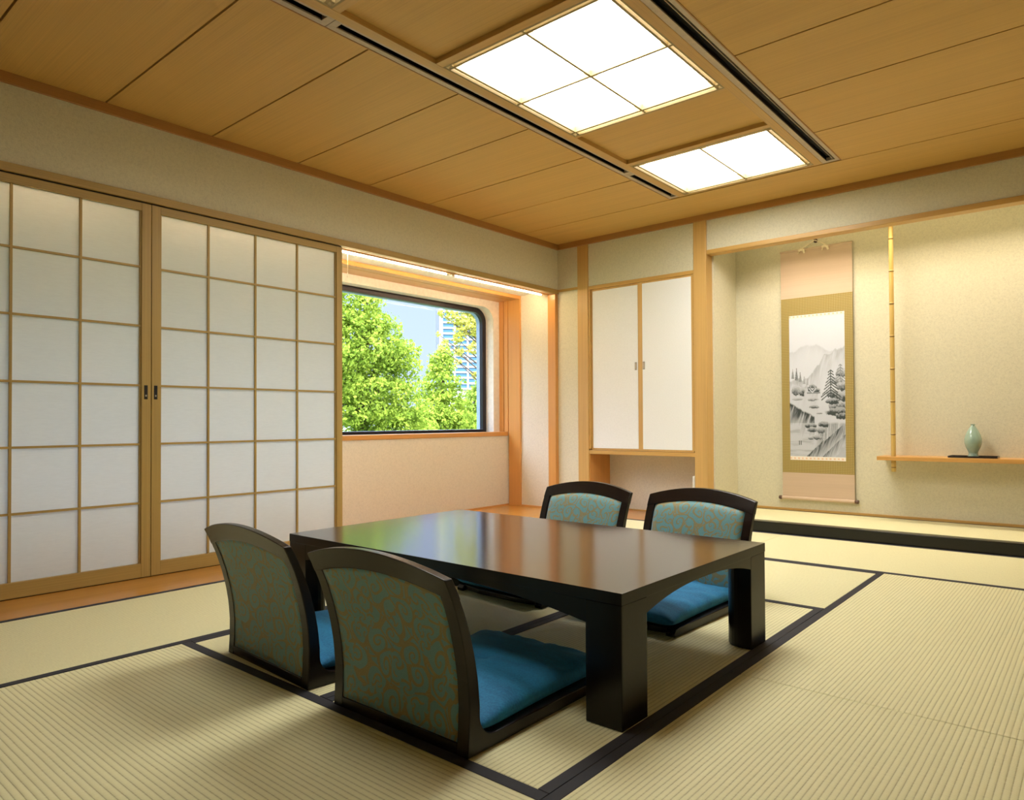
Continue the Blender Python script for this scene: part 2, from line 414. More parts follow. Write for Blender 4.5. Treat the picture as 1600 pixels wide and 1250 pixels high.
for y0, y1, lab in ((2.05, 3.83, 'far'), (.24, 2.05, 'middle'), (YF, .24, 'near')):
    mat_obj(xs['e'], xs['f'], y0, y1, 'y', 'straw mat out of view at the right, %s one of the second row' % lab)
    mat_obj(xs['f'], xs['g'], y0, y1, 'y', 'straw mat out of view along the right wall, %s one' % lab)

# ------------------------------------------------------------ left wall: lintel, opening, alcove, window
ZA = 2.045
S('wall_left', [(XL-.12, XL, YF, YC, 2.050, ZC+.05)], M['wall'])
trim([(XL-.035, XL+.014, YF, YC-.002, 2.012, 2.0525)], M['door_y'])                      # lintel over the doors
trim([(XL-.120, XL-.085, YF, YC-.02, 2.012, 2.05), (XL-.078, XL-.045, YF, YC-.02, 2.018, 2.05)], M['orange_y'])   # its grooved underside
S('wall_side', [(-5.2, XL-.11, YF, 5.0, ZA, 2.2)], M['plaster'])                          # alcove soffit
S('wall_end', [(-5.0, XL-.09, 4.885, 4.98, 0, ZA+.1)], M['wall_a'])
trim([(XL-.092, XL, 4.875, 4.98, 0, 2.012)], M['orange_z'])
trim([(-4.713, -4.56, 4.866, 4.98, 0, ZA), (-4.773, -4.724, 4.866, 4.98, .72, ZA), (-4.86, -4.784, 4.866, 4.98, .72, ZA), (-4.86, -4.562, 4.878, 4.98, .72, ZA)], M['orange_z'])
trim([(-4.655, -4.56, .0, 4.87, 2.012, ZA), (-4.84, -4.662, .0, 4.87, 2.012, ZA), (-4.84, -4.566, .0, 4.87, 2.020, ZA)], M['orange_y'])
trim([(XP-.23, XP, .0, 4.869, .680, .7195)], M['orange_y'], .003)                          # window sill
S('wall_window', [(XP-.1, XP-.008, YF, 4.90, -.03, .681)], M['wall_a'])
S('baseboard_window', [(XP-.008, XP+.004, YF, 4.868, 0, .014)], M['orange_y'])
S('baseboard_end', [(-4.56, XL-.092, 4.876, 4.886, 0, .014)], M['orange_y'])
S('wall_alcove_near', [(-5.2, XL-.02, YF-.1, YF, -.03, ZA+.1)], M['wall_a'])

def win_path(off, ytop=4.786, y0=.30, zt=1.942, zb=.7195, r=.135, n=10):
    """closed path (y,z) of the opening inset by off, round top corners"""
    y1, y2, z2, z1 = y0+off, ytop-off, zt-off, zb+off*(.55 if off else 0)
    rr = max(r-off*.6, .02); p = [(y1, z1), (y2, z1)]
    for i in range(n+1):
        a = PI/2*i/n; p.append((y2-rr+rr*math.cos(a), z2-rr+rr*math.sin(a)))
    for i in range(n+1):
        a = PI/2+PI/2*i/n; p.append((y1+rr+rr*math.cos(a), z2-rr+rr*math.sin(a)))
    return p
def ring_prism(bm, P, Q, x0, x1):
    """solid between outer path P and inner path Q (same count) from x0 to x1"""
    n = len(P)
    V = [[bm.verts.new((x, p[0], p[1])) for p in path] for x in (x0, x1) for path in (P, Q)]
    for i in range(n):
        j = (i+1) % n
        bm.faces.new((V[0][i], V[0][j], V[1][j], V[1][i])); bm.faces.new((V[2][j], V[2][i], V[3][i], V[3][j]))
        bm.faces.new((V[0][i], V[2][i], V[2][j], V[0][j])); bm.faces.new((V[1][j], V[3][j], V[3][i], V[1][i]))
win = kindS(thing('window_1', '', '')); 
for k in ('label', 'category'): del win[k]
bm = bmesh.new(); P0 = win_path(0)
top = [(max(-.2, min(4.9, y)), 2.03) for y, z in P0]
# wall around the opening: outer rectangle sampled to match the opening's path
def outer(i, p):
    y, z = p
    if i == 0: return (-.4, .66)
    if i == 1: return (4.90, .66)
    if i < 13: 
        k = i-2; return (4.90, .66+(2.03-.66)*min(1, (k/5))) if k < 5 else (4.90-(k-5)*.0, 2.03) if k == 5 else (4.90-(k-5)*.05, 2.03)
    k = i-13; return (-.4+(10-k)*.05 if k > 5 else -.4+.25, 2.03) if k < 5 else (-.4, 2.03) if k == 5 else (-.4, 2.03-(2.03-.66)*(k-5)/6)
OUT = [outer(i, p) for i, p in enumerate(P0)]
ring_prism(bm, OUT, P0, XW, XW-.125)
o = obj('wall_window_surround', bm, M['plaster']); o['kind'] = 'structure'
bm = bmesh.new(); ring_prism(bm, win_path(-.01), win_path(.046), -4.945, -4.985)
obj('window_frame', bm, M['winframe'], win, .002)
bm = bmesh.new(); ring_prism(bm, win_path(.02), win_path(.0475), -4.986, -5.03)
obj('outer_frame', bm, M['alu'], win)
bm = bmesh.new(); pth = win_path(.04)
bm.faces.new([bm.verts.new((-4.966, y, z)) for y, z in pth]); 
obj('pane', bm, M['glass'], win, solid=False)
S('wall_outer', [(-5.05, -4.966, -1.9, .29, -1, 2.8), (-5.05, -4.966, 4.80, 5.9, -1, 2.8), (-5.05, -5.032, .28, 4.81, -1, .73), (-5.05, -5.032, 0.28, 4.81, 1.97, 2.8)], M['plaster'])

# tube lights in the window alcove
for i, (y0, y1, lab) in enumerate(((2.585, 3.675, 'glowing slim tube light over the window, the one nearer the paper door'), (3.735, 4.825, 'glowing slim tube light over the window, the one nearer the room corner'),
                      (1.435, 2.525, 'slim tube light hidden behind the right paper door'), (.285, 1.375, 'slim tube light hidden behind the left paper door'))):
    t = thing('tube_light', lab, 'light', (-4.235, y0, 2.0), 0, 'slim tube lights over the window alcove')
    bm = bmesh.new(); lathe(bm, [(.0065, .012), (.0065, y1-y0-.012)], 0, .010, 12, 'y'); obj('tube', bm, M['tube'], t, smooth=True)
    boxes('mount', [(-.007, .007, 0, y1-y0, .030, .0448)], M['cream'], t, .002)
    boxes('end_cap', [(-.009, .009, -.004, .012, 0, .03)], M['cream'], t, .003)
    boxes('end_cap', [(-.009, .009, y1-y0-.012, y1-y0+.004, 0, .03)], M['cream'], t, .003)
t = thing('pull_cord', 'thin pale pull cord hanging beside the paper door from the tube light', 'cord', (-4.25, 2.78, 1.84))
bm = bmesh.new(); tube(bm, [(0, 0, .204), (0, 0, .1), (0, 0, .03)], .0016, 6); obj('string', bm, M['cordm'], t)
bm = bmesh.new(); lathe(bm, [(.002, .034), (.0045, .028), (.006, .008), (.003, 0)], 0, 0, 10); obj('pull_knob', bm, M['cream'], t, smooth=True)

# ------------------------------------------------------------ shoji doors
def shoji(n, y0, y1, left):
    d = bpy.data.objects.new('door_%d' % n, None); C.objects.link(d); d['kind'] = 'structure'
    x1, x0 = XL+.004, XL-.030
    st = .042
    stl, strr = (st, .045) if left else (.043, st)
    zb, zt = .078, 1.962
    boxes('door_frame', [(x0, x1, y0, y0+stl, .004, 2.004), (x0, x1, y1-strr, y1, .004, 2.004)], M['door_z'], d, .002)
    boxes('door_rail', [(x0, x1-.0008, y0+stl, y1-strr, .004, zb), (x0, x1-.0008, y0+stl, y1-strr, zt, 2.004)], M['door_y'], d, .002)
    # inner bead
    a, b = y0+stl, y1-strr
    boxes('bead', [(x0, x1-.010, a, a+.007, zb, zt), (x0, x1-.010, b-.007, b, zb, zt)], M['door_z'], d)
    yy = [a+(b-a)*k/4 for k in (1, 2, 3)]
    if left: yy = [.9095, 1.1825, .6365]
    else: yy = [1.795, 2.066, 2.333]
    for y in yy: boxes('lattice_bar', [(x1-.018, x1-.007, y-.0055, y+.0055, zb, zt)], M['door_z'], d, .0008)
    for k in range(1, 6):
        z = [0, .398, .712, 1.026, 1.345, 1.662][k]
        boxes('lattice_bar', [(x1-.0185, x1-.0075, a, b, z-.0055, z+.0055)], M['door_y'], d, .0008)
    boxes('paper', [(x1-.0205, x1-.0190, a, b, zb, zt)], M['shoji'], d)
    hy = y1-.024 if left else y0+.020
    h = boxes('handle', [(x1-.004, x1+.0012, hy-.0085, hy+.0085, .952, 1.027)], M['black'], d, .001)
    boxes('handle_pin', [(x1+.001, x1+.0022, hy-.004, hy+.004, .966, .976)], M['steel'], h, .001)
    return d
shoji(1, .345, 1.497, True)
shoji(2, 1.500, 2.648, False)
S('door_3', [(XL-.03, XL+.004, YF, .34, .004, 2.004)], M['fusuma'])
trim([(XL-.033, XL-.004, YF, 2.647, 0, .0038), (XL-.034, XL-.005, YF, 2.647, 2.0042, 2.0119)], M['dark_gap'], 0)  # upper strip fills the door-head gap; its dark colour stands for shade

# ------------------------------------------------------------ back wall, cupboard, alcove
S('wall_back', [(-4.114, -3.869, YC, YC+.1, -.03, ZC+.05), (-3.75, -2.667, YC, YC+.06, 2.043, ZC+.05),
                (TX0-.02, TX1, YC, YC+.09, 2.165, ZC+.05), (TX1, XR+.1, YC, YC+.1, -.03, ZC+.05)], M['wall'])
trim([(-4.112, -3.869, YC-.008, YC+.01, 2.030, 2.053)], M['frame_x'])
trim([(-3.869, -3.75, YC-.012, YC+.30, 0, ZC)], M['frame_z'], .003)
trim([(-2.667, -2.552, YC-.016, YC+.09, 0, ZC)], M['frame_z'], .003)
trim([(-2.552, TX1, YC-.012, YC+.075, 2.150, 2.185)], M['frame_x'], .003)                  # alcove lintel
trim([(TX1, TX1+.11, YC-.016, YC+.10, 0, ZC)], M['frame_z'], .003)
# cupboard
cup = thing('wall_cupboard', 'built-in cupboard with two tall white sliding doors between wooden posts', 'cupboard', (-3.21, YC, .523))
def lc(o): return o
def B(n, l, m, p, b=0):   # boxes given in world space, parented to the cupboard
    L = p if p is cup else p.parent
    ox, oy, oz = cup.location
    return boxes(n, [(a-ox, c-ox, d-oy, e-oy, f-oz, g-oz) for a, c, d, e, f, g in l], m, p, b)
B('cabinet_frame', [(-3.749, -2.668, YC-.006, YC+.03, 2.012, 2.0425), (-3.749, -3.735, YC-.004, YC+.03, .569, 2.012), (-2.682, -2.668, YC-.004, YC+.03, .569, 2.012)], M['frame_x'], cup, .0015)
B('bottom_shelf', [(-3.749, -2.668, YC-.010, YC+.32, .523, .556)], M['frame_x'], cup, .002)
B('back_panel', [(-3.735, -2.682, YC+.25, YC+.26, .556, 2.012)], M['frame_x'], cup)
for x0, x1, dy in ((-3.735, -3.176, .018), (-3.213, -2.682, .002)):
    d = B('sliding_door', [(x0, x1, YC+dy, YC+dy+.0155, .558, 2.011)], M['frame_z'], cup, .001)
    B('door_paper', [(x0+(.017 if dy > .01 else .040), x1-(.053 if dy > .01 else .017), YC+dy-.0012, YC+dy+.004, .576, 1.995)], M['fusuma'], d)
    hx = -3.252 if dy > .01 else -3.160
    B('door_pull', [(hx-.011, hx+.011, YC+dy-.003, YC+dy+.002, 1.258, 1.326)], M['steel'], d, .001)
    B('pull_recess', [(hx-.006, hx+.006, YC+dy-.0036, YC+dy-.001, 1.266, 1.318)], M['vent'], d)
# niche under the cupboard
S('wall_niche', [(-3.75, -2.65, YC+.306, YC+.34, -.03, .53)], M['wall_a'])
trim([(-3.752, -3.742, YC, YC+.306, 0, .523), (-2.675, -2.660, YC+.05, YC+.306, 0, .523)], M['orange_z'])
S('baseboard_niche', [(-3.742, -2.675, YC+.296, YC+.307, 0, .012)], M['frame_x'])
t = thing('wall_socket', 'small white socket plate low in the niche beside the post', 'socket', (-2.667, YC+.030, .262))
boxes('plate', [(-.030, -.0085, -.033, .033, 0, .105)], M['cream'], t, .003)
boxes('socket_face', [(-.033, -.029, -.012, .012, .03, .085)], M['plaster'], t, .001)

# picture alcove
S('wall_alcove_left', [(-2.62, TX0, YC+.0905, YT+.05, -.03, 2.46)], M['wall'])
S('wall_alcove_back', [(-2.65, TX1+.1, YT, YT+.08, -.03, 2.46)], M['wall'])
S('wall_alcove_right', [(TX1, TX1+.08, YC+.085, YT+.05, -.03, 2.46)], M['wall'])
S('wall_alcove_top', [(-2.65, TX1+.1, YC+.05, YT+.08, 2.36, 2.48)], M['wall'])
trim([(-2.552, TX1, YK, YK+.075, 0, .078)], M['kamachi'], .004)                             # black lacquered step
trim([(-2.552, TX1, YK+.075, YT, -.03, .045)], M['dark_gap'], 0)
trim([(TX0, TX1, YT-.014, YT, .081, .101)], M['frame_x'])
mm = mat_obj(TX0+.002, TX1-.002, YK+.077, YT-.015, 'x', 'narrow straw mat raised on the black step in the picture alcove', .081, .034, False, True)
mm['group'] = 'alcove mat'
del mm['group']
mm.scale = (1, 1, 1)
for c in mm.children:
    if c.name.startswith('cloth_border'):
        c.location.y = .022     # only a sliver of the dark border shows at the back

# right and front walls, closing the room
S('wall_right', [(XR, XR+.1, YF-.1, YC+.1, -.03, ZC+.05)], M['fusuma'])
S('wall_front', [(-5.2, XR+.1, YF-.1, YF, -.03, ZC+.05)], M['dark_panel'])

# ------------------------------------------------------------ ceiling
S('ceiling', [(-5.4, 2.0, -1.9, 5.9, 2.60, 2.75)], M['dark_gap'])
J = [.232+.5235*k for k in range(-4, 9)]
J = [YF]+[j for j in J if j > YF+.05]
LB = []
for k, y0 in enumerate(J):
    y1 = J[k+1] if k+1 < len(J) else None
    if y1 is None: continue
    LB += [(XL-.02, -2.592, y0+.0045, y1-.0045, ZC, ZC+.03), (-1.33, XR, y0+.0045, y1-.0045, ZC, ZC+.03)]
LB.append((XL-.02, XR, J[-1]+.0035, YC+.02, ZC, ZC+.03))
c1 = S('ceiling_boards', LB, M['ceil'], None, 0); c1.name = 'ceiling.001'
# dark backing above the joints (kept clear of the lights)
S('trim_43', [(XL-.02, -2.60, YF, YC, ZC+.0305, ZC+.05), (-1.32, XR, YF, YC, ZC+.0305, ZC+.05), (-2.6, -1.32, 4.41, YC, ZC+.0305, ZC+.05)], M['dark_gap'])
# wooden strips of the light lane
LL, LR = -2.452, -1.497
trim([(-2.506, LL, YF, 4.402, ZC-.003, ZC+.09), (LR, -1.446, YF, 4.402, ZC-.003, ZC+.09)], M['frame_y'])
trim([(-2.592, -2.587, YF, 4.408, ZC-.003, ZC+.03), (-1.336, -1.330, YF, 4.408, ZC-.003, ZC+.03)], M['trim_y'], 0)
panels = [(YF, .776), (1.572, 2.064), (3.112, 3.628)]
crs = [(.776, .816), (2.064, 2.106), (3.094, 3.112), (1.534, 1.572), (3.628, 3.668), (4.386, 4.402)]
trim([(LL, LR, a, b, ZC-.002, ZC+.09) for a, b in crs], M['frame_x'])
trim([(LL, LR, a, b, ZC+.022, ZC+.05) for a, b in panels], M['ceil'], 0)
# crown trim
trim([(XL, XL+.022, YF, YC, 2.425, ZC)], M['trim_y'], .002)
trim([(XL, XR, YC-.022, YC, 2.425, ZC)], M['trim_x'], .002)
trim([(XR-.022, XR, YF, YC, 2.425, ZC)], M['trim_y'], .002)

def ceiling_light(y0, y1, ybars, label, glow='panel'):
    t = thing('ceiling_light', label, 'ceiling light', ((LL+LR)/2, (y0+y1)/2, ZC), 0, 'square latticed paper lights in the ceiling lane')
    cx, cy = (LL+LR)/2, (y0+y1)/2; hx, hy = (LR-LL)/2, (y1-y0)/2
    boxes('light_frame', [(-hx, -hx+.010, -hy, hy, -.002, .055), (hx-.010, hx, -hy, hy, -.002, .055), (-hx+.010, hx-.010, -hy, -hy+.010, -.002, .055), (-hx+.010, hx-.010, hy-.010, hy, -.002, .055)], M['lightbar'], t)
    boxes('diffuser', [(-hx+.002, hx-.002, -hy+.002, hy-.002, .055, .062)], M[glow], t)
    for x in (-2.418, -1.963, -1.533):
        boxes('lattice_bar', [(x-cx-.0065, x-cx+.0065, -hy+.01, hy-.01, .002, .030)], M['lightbar'], t)
    for y in ybars:
        boxes('lattice_bar', [(-hx+.01, hx-.01, y-cy-.0065, y-cy+.0065, .001, .029)], M['lightbar'], t)
    return t
ceiling_light(2.106, 3.094, (2.140, 2.600, 3.052), 'large glowing square ceiling light divided by a thin cross lattice')
ceiling_light(3.668, 4.386, (3.700, 4.350), 'smaller glowing ceiling light nearest the picture alcove')
ceiling_light(.816, 1.534, (.852, 1.500), 'ceiling light of which only one corner shows at the top edge', 'panel_dim')

def vent(x0, x1, y0, y1, s0, s1, blade, label):
    t = thing('ceiling_vent', label, 'air vent', ((x0+x1)/2, (y0+y1)/2, ZC), 0, 'long slot vents in the ceiling')
    cx, cy = (x0+x1)/2, (y0+y1)/2
    a, b = x0-cx, x1-cx; p, q = s0-cx, s1-cx; h = (y1-y0)/2-.001; g = .032
    boxes('vent_frame', [(a, p, -h, h, -.001, .02), (q, b, -h, h, -.001, .02), (p, q, -h, -h+g, -.001, .02), (p, q, h-g, h, -.001, .02)], M['vent'], t, .0008)
    boxes('slot', [(p, q, -h+g, h-g, .03, .035), (p-.004, p, -h+g, h-g, .006, .035), (q, q+.004, -h+g, h-g, .006, .035)], M['black'], t)
    boxes('blade', [(blade-cx-.0015, blade-cx+.0015, -h+g+.004, h-g-.004, .002, .014)], M['vent'], t)
    return t
vent(-2.587, -2.506, -.62, 1.587, -2.558, -2.516, -2.522, 'slot vent left of the lights, the one running out at the top edge')
vent(-2.587, -2.506, 1.587, 3.785, -2.558, -2.516, -2.522, 'long slot vent left of the large ceiling light')
vent(-2.587, -2.506, 3.785, 4.400, -2.558, -2.516, -2.522, 'short slot vent left of the small ceiling light')
vent(-1.446, -1.336, 2.19, 4.405, -1.414, -1.358, -1.372, 'long slot vent right of both ceiling lights')
vent(-1.446, -1.336, .0, 2.19, -1.414, -1.358, -1.372, 'slot vent right of the lights, out of view above')

# ------------------------------------------------------------ hanging scroll
YS = YT-.022
sc = thing('hanging_scroll', 'tall hanging scroll with an ink landscape in gold brocade, on the alcove wall', 'scroll', (-1.845, YS, .18))
def sb(n, l, m, p=sc, b=0): return boxes(n, [(a+1.845, c+1.845, d, e, f-.18, g-.18) for a, c, d, e, f, g in l], m, p, b)
sb('upper_mount', [(-2.130, -1.557, 0, .003, 1.806, 2.188)], M['silk'])
sb('lower_mount', [(-2.130, -1.557, 0, .003, .185, .392)], M['silk'])
sb('brocade_border', [(-2.130, -2.063, 0, .0035, .392, 1.806), (-1.621, -1.557, 0, .0035, .392, 1.806), (-2.063, -1.621, 0, .0035, .392, .495), (-2.063, -1.621, 0, .0035, 1.663, 1.806)], M['brocade'])
def dots_band(z0, z1, n):
    return None
# ink painting: a generic mountain and river landscape, painted per vertex
NX, NZ = 150, 380
rng = np.random.default_rng(7)
def vnoise(x, y, seed=0):
    r = np.random.default_rng(seed).random((64, 64))
    xi, yi = np.floor(x).astype(int), np.floor(y).astype(int); fx, fy = x-xi, y-yi
    fx, fy = fx*fx*(3-2*fx), fy*fy*(3-2*fy)
    g = lambda a, b: r[a % 64, b % 64]
    return (g(xi, yi)*(1-fx)+g(xi+1, yi)*fx)*(1-fy)+(g(xi, yi+1)*(1-fx)+g(xi+1, yi+1)*fx)*fy
def fbm(x, y, seed=0, o=4):
    s, a, tot = 0, 1, 0
    for k in range(o): s = s+a*vnoise(x*2**k, y*2**k, seed+k); tot += a; a *= .55
    return s/tot
U, V = np.meshgrid(np.linspace(0, 1, NX), np.linspace(0, 1, NZ))     # V: 0 top .. 1 bottom
T = V
ink = np.zeros_like(U)
def smooth(a, b, x): t = np.clip((x-a)/(b-a), 0, 1); return t*t*(3-2*t)
def lay(mask, val): 
    global ink
    ink = ink*(1-mask)+mask*val
def mountain(h, fade, tone, seed, edge=.28, strk=.3):
    """h: ridge height (V) per column; ink strongest under the ridge and fading into mist"""
    d = T-h
    m = smooth(0, .004, d)
    tex = fbm(U*26+d*18, T*10, seed)
    body = tone*np.exp(-np.maximum(d, 0)/fade)*(.55+strk*3*(tex-.35))
    line = edge*np.exp(-(d/.0045)**2)*(.4+fbm(U*30, T*30, seed+5))
    lay(m, np.clip(body, 0, 1)); 
    ink[:] = np.maximum(ink, line*(d > -.01))
mountain(.245-.04*np.exp(-((U-.28)/.16)**2)-.035*np.exp(-((U-.52)/.12)**2)+.03*fbm(U*10, U*0, 1), .05, .22, 3, .12, .2)
mountain(.42-.20*smooth(.2, .95, U)+.05*fbm(U*12, U*0, 9)-.03*np.exp(-((U-.62)/.08)**2), .09, .35, 11, .26, .5)
# left bank, trees
mountain(np.where(U < .52, .455+.12*U+.02*fbm(U*20, U*0, 2), 2), .08, .30, 21, .3, .4)
def conifer(cx, base, h, w, tone):
    d = (base-T)/h
    ww = w*(1-d)*(.55+.45*np.abs(np.sin(d*26+cx*40)))
    m = ((d > 0) & (d < 1) & (np.abs(U-cx) < ww)) | ((d > 0) & (d < 1) & (np.abs(U-cx) < .006))
    ink[m] = np.maximum(ink[m], tone*(.6+.5*rng.random(m.sum())))
for cx, b, h, w, tn in ((.06, .44, .07, .035, .6), (.13, .45, .085, .04, .68), (.20, .46, .065, .035, .6), (.27, .475, .05, .028, .45), (.33, .485, .045, .025, .42)):
    conifer(cx, b, h, w, tn)
def blob(cx, cy, rx, ry, tone, seed, hard=.25):
    n = fbm(U*34+seed, T*70+seed, seed, 3)
    d = np.sqrt(((U-cx)/rx)**2+((T-cy)/ry)**2)
    m = smooth(1.15, .85, d+(n-.5)*.9)
    v = tone*(.35+1.1*smooth(-.9, 1.1, (T-cy)/ry+ (n-.5)*1.5))
    k = np.clip(v, 0, .92)*m
    ink[:] = np.where(k > 0, np.maximum(ink*(1-m*.85), k), ink)
def branches(cx, cy, w, h, n, tone, seed):
    g = np.random.default_rng(seed)
    for k in range(n):
        f = k/(n-1); yy = cy+h*f; ww = w*(.25+.75*f)
        for s in (-1, 1):
            x = np.abs((U-cx)*s); inx = ((U-cx)*s > 0) & (x < ww*(.8+.4*g.random()))
            d = np.abs(T-(yy+x*.28*(1+.2*g.random())))
            mk = inx & (d < .0042)
            ink[mk] = np.maximum(ink[mk], tone)
    ink[(np.abs(U-cx) < .007) & (T > cy) & (T < cy+h*1.25)] = tone
for q in ((.12, .52, .10, .035, .55, 31), (.22, .53, .07, .03, .6, 32), (.42, .505, .085, .028, .75, 33), (.50, .525, .06, .02, .7, 34)): blob(*q)
ink[(T > .535) & (T < .545) & (U > .32) & (U < .56)] = .5
m = (np.abs(U-.42)+ (T-.52)*2.2 < .05) & (T > .508) & (T < .54); ink[m] = .1
ink[(np.abs(np.abs(U-.42)+(T-.505)*2.2-.05) < .008) & (T > .507) & (T < .530)] = .8
for q in ((.93, .41, .10, .035, .55, 41), (.86, .46, .12, .03, .5, 42), (.97, .50, .12, .035, .55, 43), (.80, .55, .12, .03, .7, 44), (.95, .57, .13, .035, .6, 45), (.88, .63, .16, .03, .55, 46), (.78, .60, .12, .022, .75, 47), (.86, .67, .17, .028, .8, 48), (.95, .70, .12, .022, .8, 49)): blob(*q)
branches(.75, .39, .17, .15, 9, .72, 5); branches(.92, .355, .12, .09, 6, .5, 6)
for q in ((.42, .585, .10, .010, .45, 51), (.15, .58, .10, .009, .35, 52), (.45, .635, .09, .012, .5, 53), (.55, .68, .06, .006, .35, 54)): blob(*q)
mountain(np.where(U < .45, .60+.20*U**.9+.012*fbm(U*24, U*0, 61), 2), .10, .75, 62, .5, .8)
ink[(T > .745)] *= (.55+.45*smooth(.45, .9, U))[T > .745]
# river rocks and falls at the lower right
fall = smooth(0, .02, T-(.735+.02*np.abs(U-.85)))*smooth(.5, .62, U+.55*(T-.735))
st = fbm(U*60+T*14, T*7, 71)
lay(fall*.9, np.clip(.15+.9*(st-.38)*smooth(.98, .8, T), 0, .85))
for q in ((.38, .765, .12, .016, .7, 81), (.62, .755, .09, .020, .7, 82), (.42, .79, .09, .017, .55, 83), (.57, .795, .09, .022, .45, 84), (.50, .845, .10, .014, .5, 85), (.38, .85, .06, .008, .5, 86)): blob(*q)
def ridge(x0, y0, x1, y1, w, tone, seed):
    t = np.clip((U-x0)/(x1-x0), 0, 1); yc = y0+(y1-y0)*t
    d = T-yc; n = fbm(U*40+d*60, T*16, seed)
    m = (U > x0) & (U < x1) & (d > 0) & (d < w*(.4+n))
    ink[m] = np.clip(tone*(1-d/w)*(.4+1.4*(n-.25)), 0, .9)[m]
ridge(.26, .99, .62, .86, .10, .75, 91); ridge(.45, .93, .95, .76, .12, .7, 92); ridge(.55, .99, 1.0, .82, .09, .6, 93)
for x in (.17, .205): ink[(np.abs(U-x) < .007) & (T > .868) & (T < .895)] = .85
wat = (T > .74) & (U < .45) & (ink < .12)
ink[wat] = (.06+.16*smooth(.5, .75, fbm(U*3, T*60, 95)))[wat]
ink += .02*fbm(U*60, T*120, 97)
ink[T < .022] = 0; ink[T > .975] = 0
ink = np.clip(ink*1.25+.14*smooth(.45, .7, T)*(T < .975), 0, .96)
bm = bmesh.new()
x0, x1, z1, z0 = -2.063+1.845, -1.621+1.845, 1.663-.18, .495-.18
vs = [[bm.verts.new((x0+(x1-x0)*i/(NX-1), 0.0, z1+(z0-z1)*j/(NZ-1))) for i in range(NX)] for j in range(NZ)]
for j in range(NZ-1):
    for i in range(NX-1): bm.faces.new((vs[j][i], vs[j+1][i], vs[j+1][i+1], vs[j][i+1]))
bx(bm, x0, x1, .0005, .003, z0, z1)
pm, pt, pb = new_mat('ink_painting')
at = pt.nodes.new('ShaderNodeAttribute'); at.attribute_name = 'ink'
nn = node(pt, 'ShaderNodeTexNoise', Scale=120.0); pt.links.new(obj_coord(pt), nn.inputs['Vector'])
pt.links.new(mixc(pt, .06, at.outputs['Color'], nn.outputs['Color'], 'OVERLAY'), pb.inputs['Base Color'])
pb.inputs['Roughness'].default_value = .85
po = obj('painting', bm, pm, sc, solid=False)
ca = po.data.color_attributes.new('ink', 'FLOAT_COLOR', 'POINT')
nv = len(po.data.vertices); col = np.ones((nv, 4), np.float32)
paperc = np.array([.68, .71, .79]); inkc = np.array([.02, .032, .03])
pc = paperc*(1-ink[..., None])+inkc*ink[..., None]
col[:NX*NZ, :3] = pc.reshape(-1, 3)
dot = ((np.sin(U*2*PI*14) > .2) & ((np.abs(T-.010) < .005) | (np.abs(T-.988) < .005))).reshape(-1)
edge = ((T < .022) | (T > .975)).reshape(-1)
col[:NX*NZ][edge, :3] = (.86, .78, .70); col[:NX*NZ][dot, :3] = (.80, .55, .36)
col[NX*NZ:, :3] = (.8, .78, .74)
ca.data.foreach_set('color', col.ravel())
# rods, knobs, cord
bm = bmesh.new(); lathe(bm, [(.0085, -2.132+1.845), (.0085, -1.555+1.845)], -.001, 2.190-.18, 14, 'x'); obj('top_rod', bm, M['silk'], sc, smooth=False)
bm = bmesh.new(); lathe(bm, [(.014, -2.132+1.845), (.014, -1.555+1.845)], -.004, .186-.18, 20, 'x'); rl = obj('roller', bm, M['silk'], sc)
for a, b in ((-2.160, -2.132), (-1.555, -1.527)):
    bm = bmesh.new(); lathe(bm, [(.012, a+1.845), (.0155, a+1.845+.008), (.0155, b+1.845-.006), (.013, b+1.845)], -.004, .186-.18, 18, 'x'); obj('roller_knob', bm, M['knob'], rl)
bm = bmesh.new()
tube(bm, [(-.105, -.004, 2.018), (-.06, -.004, 2.040), (0, -.006, 2.070), (.05, -.004, 2.046), (.085, -.004, 2.024)], .0042, 6)
cordo = obj('hanging_cord', bm, M['cordm'], sc)
for x in (-.105, .085):
    bm = bmesh.new()
    bmesh.ops.create_icosphere(bm, subdivisions=1, radius=.014, matrix=Matrix.Translation((x, -.014, 2.010)))
    for s in (-1, 1):
        tube(bm, [(x, -.012, 2.014), (x+s*.018, -.018, 2.004), (x+s*.024, -.014, 1.978)], [.007, .011, .008], 6)
    obj('cord_bow', bm, M['cordm'], cordo)
t = thing('wall_hook', 'small dark hook holding the scroll cord on the alcove wall', 'hook', (-1.845, YT, 2.25))
bm = bmesh.new(); lathe(bm, [(.017, -.004), (.017, 0)], 0, 0, 16, 'y'); obj('hook_plate', bm, M['knob'], t)
bm = bmesh.new(); tube(bm, [(0, -.003, 0), (0, -.022, -.004), (0, -.030, .006)], .006, 8); obj('hook_pin', bm, M['knob'], t)

# ------------------------------------------------------------ bamboo pole, shelf, tray, vase
YP = 5.245
bm = bmesh.new(); prof = []
z = .440; nodes_z = [.505]+[.71+.2365*k for k in range(8)]
pts = [.440]
for q in nodes_z:
    if .44 < q < 2.34: pts += [q-.012, q-.003, q, q+.003, q+.012]
pts.append(2.36)
for q in sorted(pts):
    dn = min(abs(q-nz) for nz in nodes_z)
    rr = .0165-.0008*(q-.44)/1.9
    prof.append((rr+(.0034 if dn < .0005 else (-.0010 if dn < .004 else 0)), q))
lathe(bm, prof, 0, 0, 18)
po = obj('bamboo_pole', bm, M['bamboo'], smooth=True); po.location = (-1.238, YP, 0)
tag(po, 'slender upright bamboo pole running down through the left end of the shelf', 'pole')
sh = boxes('wall_shelf', [(0, TX1+1.345, -.215, 0, 0, .0285)], M['shelf'], None, .002); sh.location = (-1.345, YT, .522)
tag(sh, 'thin wooden wall shelf in the alcove carrying the vase', 'shelf')
